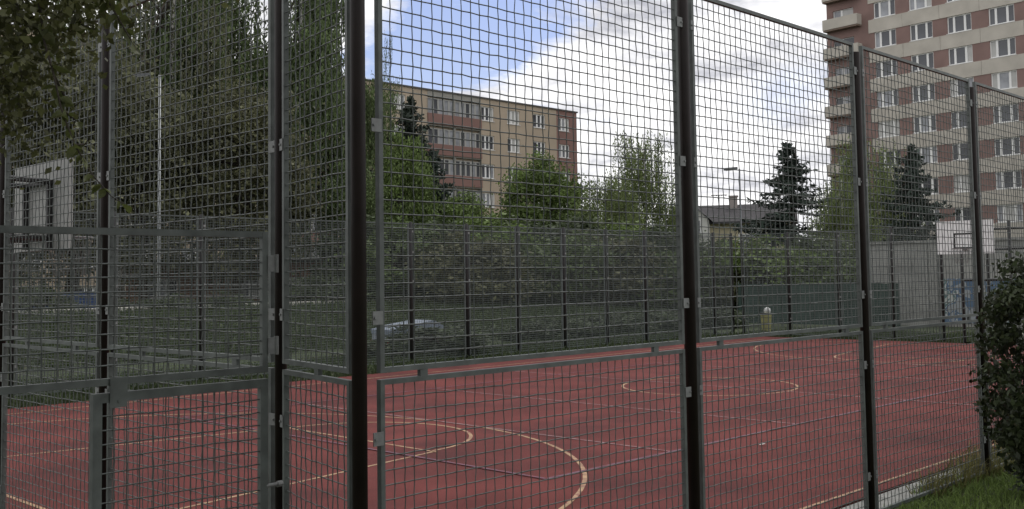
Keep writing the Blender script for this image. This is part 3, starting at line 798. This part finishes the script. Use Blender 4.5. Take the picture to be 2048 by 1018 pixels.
shr = [('shrub_c', 745, 50, 440), ('shrub_c', 800, 47, 452), ('shrub_c', 870, 49, 448), ('shrub_a', 935, 46, 470), ('shrub_c', 985, 52, 438), ('shrub_c', 1060, 54, 448),
       ('shrub_a', 1110, 50, 470), ('shrub_c', 1150, 56, 440), ('shrub_a', 1200, 52, 465), ('shrub_c', 1260, 57, 452), ('shrub_c', 1325, 55, 458), ('shrub_a', 1400, 52, 486),
       ('shrub_c', 1440, 54, 486), ('shrub_c', 1500, 50, 488), ('shrub_a', 1560, 49, 478), ('shrub_c', 1620, 52, 480), ('shrub_a', 1690, 48, 500)]
TREE_W = ['behind the covered trailer', 'left of the grey green spruce foot', 'under the shorter dark spruce', 'right of the covered trailer', 'under the low green tree', 'left of the round full tree',
          'under the round full tree', 'right of the round full tree', 'under the smaller pale birch', 'under the lone pale birch', 'right of the lone pale birch', 'in front of the pale house gable',
          'in front of the house wall', 'beside the slim street lamp', 'left of the ragged spruce', 'right of the ragged spruce', 'at the foot of the tower balconies']
for i, (k, x, Y, ty) in enumerate(shr):
    tree(k, 'shrub', ('dark green shrub growing ', 'leafy green shrub growing ', 'dark green shrub growing ', 'dull olive shrub growing ', 'bright green shrub growing ')[i % 5] + TREE_W[i], x, Y, ty, .35 if x < 1400 else -.3, i * 1.3, 'shrubs beyond the court', 'shrub', sx=1.55, lm=(None, leaf_birch, None, leaf_olive, leaf_broad)[i % 5])
low = [(768, 28.0, 690), (862, 28.0, 664), (905, 31, 660), (1075, 34, 655), (1120, 35, 650), (1175, 36, 645), (1235, 37.5, 640), (1300, 39, 640), (1350, 40, 632), (1420, 41, 628)]
LOWW = ['beside the trailer wheel', 'right of the covered trailer', 'second from the covered trailer', 'third from the covered trailer', 'behind the fourth far fence post', 'under the smaller pale birch', 'under the trunk of the lone pale birch', 'right of the lone pale birch trunk', 'left of the shrub before the house gable', 'at the far corner of the court fence']
for i, (x, Y, ty) in enumerate(low):
    tree('shrub_b', 'bush', 'low dark bush ' + LOWW[i], x, Y, ty - 14, -.05, i * 2.1, 'low bushes behind the far fence', 'bush', sx=3.2)
lft = [(60, 36, 560), (330, 38, 590), (440, 40, 585), (520, 42, 600), (600, 44, 560), (680, 45, 540), (560, 38, 640), (650, 36, 650), (240, 40, 600), (715, 34, 650)]
LW = ['by the blue bins', 'beside the pale lamp pole', 'in front of the brick pavilion window', 'under the brick pavilion windows', 'seen through the corner panel', 'behind the corner post', 'low behind the dark brown gate post',
      'seen low through the narrow panel', 'right of the blue bins', 'left of the covered trailer']
for i, (x, Y, ty) in enumerate(lft):
    tree('shrub_a', 'shrub', 'dark green shrub ' + LW[i], x, Y, ty, .1, i * 1.7, 'shrubs left beyond the court', 'shrub', sx=1.5)

for px_, py_, k_, lab in ((-6.5, -7, 'broad_b', 'unseen leafy tree added behind the overhanging tree to shade the fence'), (1.0, -9.5, 'broad_s', 'unseen brownish leafy tree added outside the court to shade the fence'), (7.5, -6.5, 'broad_b', 'unseen leafy tree added past the dark leafy bush to shade the fence')):  # trees added out of view behind the camera, only to shade the fence fronts
    t_ = tree(k_, 'leafy_tree', lab, 1024, 20, None, -.04, px_, 'added shade trees out of view'); t_.location = (px_, py_, -.04)
rng_ = np.random.default_rng(77)
ths = rng_.uniform(-.62, .62, 900); rr_ = rng_.uniform(135, 165, 900)
cc = np.stack([np.sin(ths) * rr_, np.cos(ths) * rr_, rng_.uniform(0, 1, 900) ** .8 * (4.6 + 1.5 * np.sin(ths * 23) + 1.0 * np.sin(ths * 61))], 1)
pp = np.concatenate([c + rng_.normal(size=(46, 3)) * np.array([1.3, 1.3, .8]) for c in cc])
o = link('distant_wood', quads_mesh('distant_wood', leaf_quads(pp, .55, rng_, .7), None, leaf_dark), None, None, 'stuff'); tag(o, 'far line of dark trees closing the horizon behind the gardens', 'woodland')

# ------------------------------------------------------------------ vehicles, bins, lamps
def trailer():
    p = at(815, 700, 29.3)
    root = thing('covered_trailer', 'small silver blue covered trailer with red tail lights behind the far fence', 'trailer', (p.x, p.y, -.04), math.radians(38))
    tarp = mat('silver_tarpaulin', (.20, .235, .29), .5, var=.2, vscale=3, bump=.3, bscale=6)
    b = MB(); b.box(-.85, .85, -.55, .55, .34, .40); b.build('chassis', black, root)
    b = MB(); b.box(-.82, .82, -.52, -.49, .40, .66); b.box(-.82, .82, .49, .52, .40, .66); b.box(-.82, -.79, -.49, .49, .40, .66); b.box(.79, .82, -.49, .49, .40, .66); b.build('side_board', mat('trailer_panel', (.24, .27, .31), .45, .2, var=.1), root)
    b = MB(); b.prism([(-.84, .58), (.84, .58), (.86, .76), (.55, .92), (-.40, .80), (-.86, .70)], -.54, .54); b.build('tarpaulin', tarp, root)
    for sgn in (-1, 1):
        b = MB(); b.tube([(0, sgn * .58, .24), (0, sgn * .72, .24)], .24, 16); w_ = b.build('wheel', mat('tyre', (.02, .02, .02), .9), root)
        b = MB(); b.tube([(0, sgn * .70, .24), (0, sgn * .728, .24)], .13, 12); b.build('rim', galvp, w_)
        b = MB(); b.box(-.9, -.851, sgn * .42 - .05, sgn * .42 + .05, .34, .41); b.build('tail_light', mat('tail_red', (.35, .03, .03), .3), root)
        b = MB(); b.box(-.3, .3, sgn * .57, sgn * .73, .52, .54); b.build('mudguard', black, root)
    b = MB(); b.tube([(.85, .3, .36), (1.5, 0, .36), (1.75, 0, .36)], .03, 6); b.tube([(.85, -.3, .362), (1.5, -.001, .362)], .03, 6); b.build('drawbar', galv2, root)
trailer()

def container(label, px, Y):
    p = at(px, 600, Y); root = thing('recycling_container', label, 'container', (p.x, p.y, .35), math.radians(20), 'blue recycling containers')
    bl = mat('blue_plastic', (.03, .06, .16), .55, var=.15)
    b = MB(); b.add([(-.6, -.45, .22), (.6, -.45, .22), (.6, .45, .22), (-.6, .45, .22), (-.72, -.56, 1.15), (.72, -.56, 1.15), (.72, .56, 1.15), (-.72, .56, 1.15)], [(0, 3, 2, 1), (0, 1, 5, 4), (1, 2, 6, 5), (2, 3, 7, 6), (3, 0, 4, 7)])
    for x in (-.4, 0, .4): b.box(x - .03, x + .03, -.56, -.45, .35, 1.1)
    b.build('body', bl, root)
    b = MB(); b.prism([(-.76, 1.15), (.76, 1.15), (.7, 1.28), (.3, 1.36), (-.3, 1.36), (-.7, 1.28)], -.6, .6); b.build('lid', bl, root)
    for x in (-.5, .5):
        for y in (-.38, .38): b = MB(); b.tube([(x, y - .03, .1), (x, y + .03, .1)], .1, 10); b.build('wheel', black, root)
container('blue recycling container next to the near post at the court end', 162, 42)
container('teal blue recycling container farther from the lamp pole', 62, 40.5)

def bin_():
    p = at(1533, 666, 36.2); root = thing('litter_bin', 'yellow olive litter bin with dark rim at the court corner', 'bin', (p.x, p.y, -.03))
    b = MB(); b.tube([(0, 0, .02), (0, 0, .08), (0, 0, .66), (0, 0, .68)], [.13, .15, .19, .19], 16); b.build('body', mat('olive_yellow', (.36, .34, .12), .6, var=.15), root, True)
    b = MB()
    for z in (.2, .38, .56): b.tube([((.158 + z * .05) * math.cos(a), (.158 + z * .05) * math.sin(a), z) for a in np.linspace(0, 2 * math.pi, 19)], .008, 5, False)
    b.build('hoop_band', black, root)
    b = MB(); b.tube([(.205 * math.cos(a), .205 * math.sin(a), .70) for a in np.linspace(0, 2 * math.pi, 21)], .022, 6, False); b.build('rim', black, root)
    # stuffed bag
    rng = np.random.default_rng(3); V = []; F = []; nu, nv = 12, 7
    for i in range(nv):
        for j in range(nu):
            th, ph = math.pi * i / (nv - 1), 2 * math.pi * j / nu; r = .115 * (1 + rng.normal(0, .12))
            V.append((r * math.sin(th) * math.cos(ph), r * math.sin(th) * math.sin(ph), .115 * math.cos(th) * 1.1))
    F = [(i * nu + j, i * nu + (j + 1) % nu, (i + 1) * nu + (j + 1) % nu, (i + 1) * nu + j) for i in range(nv - 1) for j in range(nu)]
    b = MB(); b.add(V, F); o = b.build('plastic_bag', mat('white_plastic', (.7, .7, .68), .5), None, True, (p.x + .05, p.y, .76)); tag(o, 'white crumpled plastic bag on top of the yellow litter bin', 'bag')
bin_()

p = at(1525, 889, 9.1); g_ = ray(1525, 889); p = Vector((0, 0, CAM_H)) + g_ * (-(CAM_H - .016) / g_.z)
b = MB(); b.add([(-.04, -.02, 0), (.03, -.025, .012), (.045, .02, .002), (0, .03, .02), (-.035, .02, .004)], [(0, 1, 3, 4), (1, 2, 3)])
tag(b.build('paper_scrap', mat('scrap_paper', (.62, .60, .56), .8), None, False, p), 'small pale scrap of paper lying on the red court', 'litter')

def lamp(label, px, Y, top_py, base_z, r, m, head=True, base_py=640):
    p = at(px, base_py, Y); zt = at(px, top_py, Y).z
    root = thing('street_lamp', label, 'street lamp', (p.x, p.y, base_z))
    h = zt - base_z
    b = MB(); b.tube([(0, 0, -.2), (0, 0, h)], [r, r * .7], 10); b.build('pole', m, root, True)
    b = MB(); b.tube([(0, 0, 0), (0, 0, .5)], r * 1.35, 10); b.build('base', m, root, True)
    if head:
        b = MB(); b.box(-.16, .42, -.11, .11, h - .02, h + .08); hd = b.build('lamp_head', mat('lamp_grey', (.10, .105, .11), .5), root); hd.rotation_euler = (0, -.08, 0)
        b = MB(); b.box(-.08, .36, -.08, .08, h - .045, h - .021); b.build('lamp_glass', mat('lamp_glass', (.5, .5, .48), .3), hd)
lamp('slim street lamp with flat head beside the dark spruce', 1487, 46, 338, .2, .05, mat('lamp_pole_grey', (.16, .17, .18), .5, .2))
lamp('pale galvanised lamp pole standing among the left birches', 317, 43, 150, .2, .07, mat('pale_pole', (.42, .44, .45), .5, .1, var=.1))

# ------------------------------------------------------------------ grass, weeds
def blades(name, label, regions, n, hmin, hmax, m, seed, wd=.006, cat='grass', zf=lambda r, l: -.04, patch=0):
    rng = np.random.default_rng(seed); Q = []
    P = []
    for (r0, r1, l0, l1, k) in regions:
        k = int(n * k); a = np.stack([rng.uniform(r0, r1, k), rng.uniform(l0, l1, k)], 1)
        if patch:
            keep = (np.sin(a[:, 0] * 2.3 + np.cos(a[:, 1] * 3.1) * 2) + np.sin(a[:, 0] * 5.1 + a[:, 1] * 4.3) * .6 + rng.normal(0, .5, k)) > patch - 1
            a = a[keep]
        P.append(a)
    P = np.concatenate(P); k = len(P)
    xy = (np.array(P0)[None] + P[:, :1] * np.array(DR)[None] + P[:, 1:] * np.array(DL)[None]) * S
    z = np.array([zf(r, l) for r, l in P])
    base = np.concatenate([xy, z[:, None]], 1); h = rng.uniform(hmin, hmax, (k, 1)) * rng.uniform(.6, 1.2, (k, 1)); a = rng.uniform(0, 2 * math.pi, k)
    side = np.stack([np.cos(a), np.sin(a), np.zeros(k)], 1) * wd; lean = np.concatenate([rng.normal(0, .45, (k, 2)), np.zeros((k, 1))], 1) * h
    mid = base + np.array([0, 0, .62]) * h + lean * .3; tip = base + np.array([0, 0, 1]) * h * .92 + lean
    Q = np.stack([base - side, base + side, mid + side * .75, mid - side * .75], 1); Q2 = np.stack([mid - side * .75, mid + side * .75, tip + side * .08, tip - side * .08], 1)
    me = quads_mesh(name, np.concatenate([Q, Q2]), None, m); o = link(name, me, None, None, 'stuff'); tag(o, label, cat)
blades('lawn_grass', 'green grass growing outside the fence below the leafy bush', [(3.3, 9.5, -2.6, .02, 1.0), (4.6, 9.0, 0.0, .13, .08)], 42000, .05, .12, blade_m, 21, .005)
blades('fence_weeds', 'yellowing weeds along the concrete kerb by the fence', [(5.6, 8, -.12, .3, 1.0), (4.6, 5.7, -.05, .1, .25)], 1500, .08, .34, weed_m, 22, .006)
blades('verge_grass', 'rough grass strip along the far fence of the court', [(-.5, 19.4, 10.0, 13.2, 1.0), (19.28, 22.2, -2, 11, .55)], 42000, .06, .22, far_blade, 23, .016, patch=.35)
def bankz(r, l):
    zz = np.interp(l, [q[0] for q in prof], [q[1] for q in prof]); return -.06 + (zz + .06) * min(1, max(0, (34 - r) / 14.0))
blades('bank_grass', 'meadow grass on the bank beyond the covered trailer', [(2, 34, 14.5, 22.2, 1.0)], 40000, .10, .28, far_blade, 24, .03, zf=bankz)

# ------------------------------------------------------------------ leafy bush at the fence (right)
def near_bush():
    rng = np.random.default_rng(41)
    p = at(2072, 900, 9.6)
    root = thing('leafy_bush', 'dark leafy bush leaning on the fence at the edge of the grass', 'bush', (p.x, p.y, -.04))
    zt = at(2040, 470, 9.6).z
    n = 130; d = rng.normal(size=(n, 3)); d /= np.linalg.norm(d, axis=1, keepdims=True)
    Cn = d * rng.uniform(.55, 1, (n, 1)) ** .5 * np.array([.36, .45, zt * .5 - .12]) ; Cn[:, 2] += zt * .5 - .03
    Cn2 = Cn[rng.permutation(n)[:90]] * np.array([1, 1, .8]) + np.array([.75, -.35, .1])
    Cn = np.concatenate([Cn, Cn2])
    P = np.concatenate([c + np.clip(rng.normal(size=(95, 3)), -1.7, 1.7) * np.array([.085, .085, .05]) for c in Cn])
    P = P[P[:, 2] > .03]
    Q = leaf_quads(P, .030, rng, .62, .25)
    m = mat('dark_bush_leaves', (.040, .054, .022), .5, island=.55, transl=.2, var=.35, vscale=3)
    link('foliage', quads_mesh('foliage', Q, None, m), root, None, 'stuff')
    tb = MB()
    for i in range(16):
        t = Cn[rng.integers(len(Cn))]; tb.tube([(rng.normal(0, .08), rng.normal(0, .08), -.05), (t[0] * .4, t[1] * .4, t[2] * .5), tuple(t)], [.02, .012, .004], 5, False)
    tb.build('stems', bark, root)
near_bush()

# ------------------------------------------------------------------ tree overhanging the camera's left
def overhang():
    rng = np.random.default_rng(51)
    base = Vector((-4.6, 3.4, 0))
    root = thing('overhanging_tree', 'tree with drooping leafy twigs hanging in front of the court end fence', 'tree', base)
    tb = MB(); tp = [Vector((0, 0, -.2)), Vector((.1, .05, 1.5)), Vector((.3, .1, 3.0)), Vector((.5, .3, 4.6)), Vector((.6, .4, 6.5))]
    tb.tube(tp, [.17, .14, .12, .09, .03], 10); tb.build('trunk', bark, root, True)
    lm = mat('near_leaves', (.085, .10, .03), .5, island=.35, transl=.4, var=.25, vscale=4)
    lm2 = mat('near_crown_leaves', (.085, .090, .032), .55, island=.5, transl=.35, var=.35, vscale=2)
    def P(px, py, Y): return at(px, py, Y) - base
    # leafy mass of the crown, reaching into the upper left of the view
    cl = []
    for px, py, Y, n in ((-60, 30, 4.3, 14), (20, 40, 4.4, 14), (60, 110, 4.5, 10), (-10, 150, 4.3, 12), (110, 20, 4.4, 9), (-80, 220, 4.3, 9), (15, 230, 4.6, 5), (60, -60, 4.2, 16), (180, -60, 4.3, 12), (-150, -120, 4.2, 20), (270, -120, 4.3, 8), (40, -220, 4.2, 22), (-250, 60, 4.0, 16), (190, 5, 4.5, 3)):
        for i in range(n):
            q = P(px + rng.normal(0, 42), py + rng.normal(0, 42), Y + rng.normal(0, .25)); cl.append(np.array(q) + rng.normal(size=(60, 3)) * .085)
    for i in range(420):                                    # the crown spreading out above and behind the camera
        q = np.array([rng.normal(2.2, 1.7), rng.normal(-2.2, 1.8), rng.uniform(4.4, 8.2)]); cl.append(q + rng.normal(size=(60, 3)) * .22)
    A = np.concatenate(cl); link('crown', quads_mesh('crown', leaf_quads(A, .019, rng, .6, .3), None, lm2), root, None, 'stuff')
    # a few leaf shapes
    shapes = []
    for k in range(4):
        L_, wd, cup = .062 + .008 * k, .021 + .002 * k, .006 + .004 * k
        V = [(0, 0, 0)]; n = 6
        mid = [(L_ * t, 0, -cup * math.sin(t * math.pi) - .012 * t * t) for t in np.linspace(0, 1, n)]
        lf = [(L_ * t, wd * math.sin(math.pi * t ** .8) , .006 * math.sin(math.pi * t) - .012 * t * t) for t in np.linspace(0, 1, n)]
        rt = [(x, -y, z) for x, y, z in lf]
        V = mid + lf + rt; Fq = [(i, i + 1, n + i + 1, n + i) for i in range(n - 1)] + [(i + 1, i, 2 * n + i, 2 * n + i + 1) for i in range(n - 1)]
        mb = MB(); mb.add(V, Fq); mb.f.append((0, 1, n + 1)) if False else None
        me = mb.mesh('leaf', lm); me.shade_smooth(); shapes.append(me)
    twigs = [[(70, -40), (82, 30), (88, 80), (108, 150), (122, 215), (150, 290), (185, 350), (222, 392), (248, 408)],
             [(190, -60), (215, 0), (236, 35), (262, 80), (285, 118)],
             [(120, -50), (140, 10), (165, 50), (196, 62)],
             [(108, 150), (128, 190), (146, 215), (160, 205)],
             [(150, -60), (175, -5), (205, 20), (240, 45)],
             [(20, 60), (40, 130), (48, 190), (40, 235)], [(88, 80), (110, 96), (125, 105)], [(122, 215), (140, 232), (165, 250)], [(150, 290), (170, 288), (180, 275)]]
    for ti, tw in enumerate(twigs):
        Y = 4.0 + .08 * ti
        pts = [P(x, y, Y + .05 * math.sin(i)) for i, (x, y) in enumerate(tw)]
        b = MB(); n = len(pts); b.tube(pts, [.006 * (1 - .75 * i / (n - 1)) for i in range(n)], 5, False); bo = b.build('branch', bark, root)
        dens = 3.2 if ti in (0, 1, 2, 4) else 2.4
        for i in range(n - 1):
            ln = (Vector(tw[i + 1]).to_2d() - Vector(tw[i]).to_2d()).length
            for q in range(max(1, int(ln / 40 * dens))):
                t = rng.uniform(); p = pts[i].lerp(pts[i + 1], t)
                o = link('leaf', shapes[rng.integers(4)], bo, p)
                o.rotation_euler = (rng.normal(0, .7), rng.normal(.65, .5), rng.uniform(0, 2 * math.pi)); s_ = rng.uniform(.45, 1.0); o.scale = (s_, s_, s_)
overhang()
bpy.context.view_layer.update()
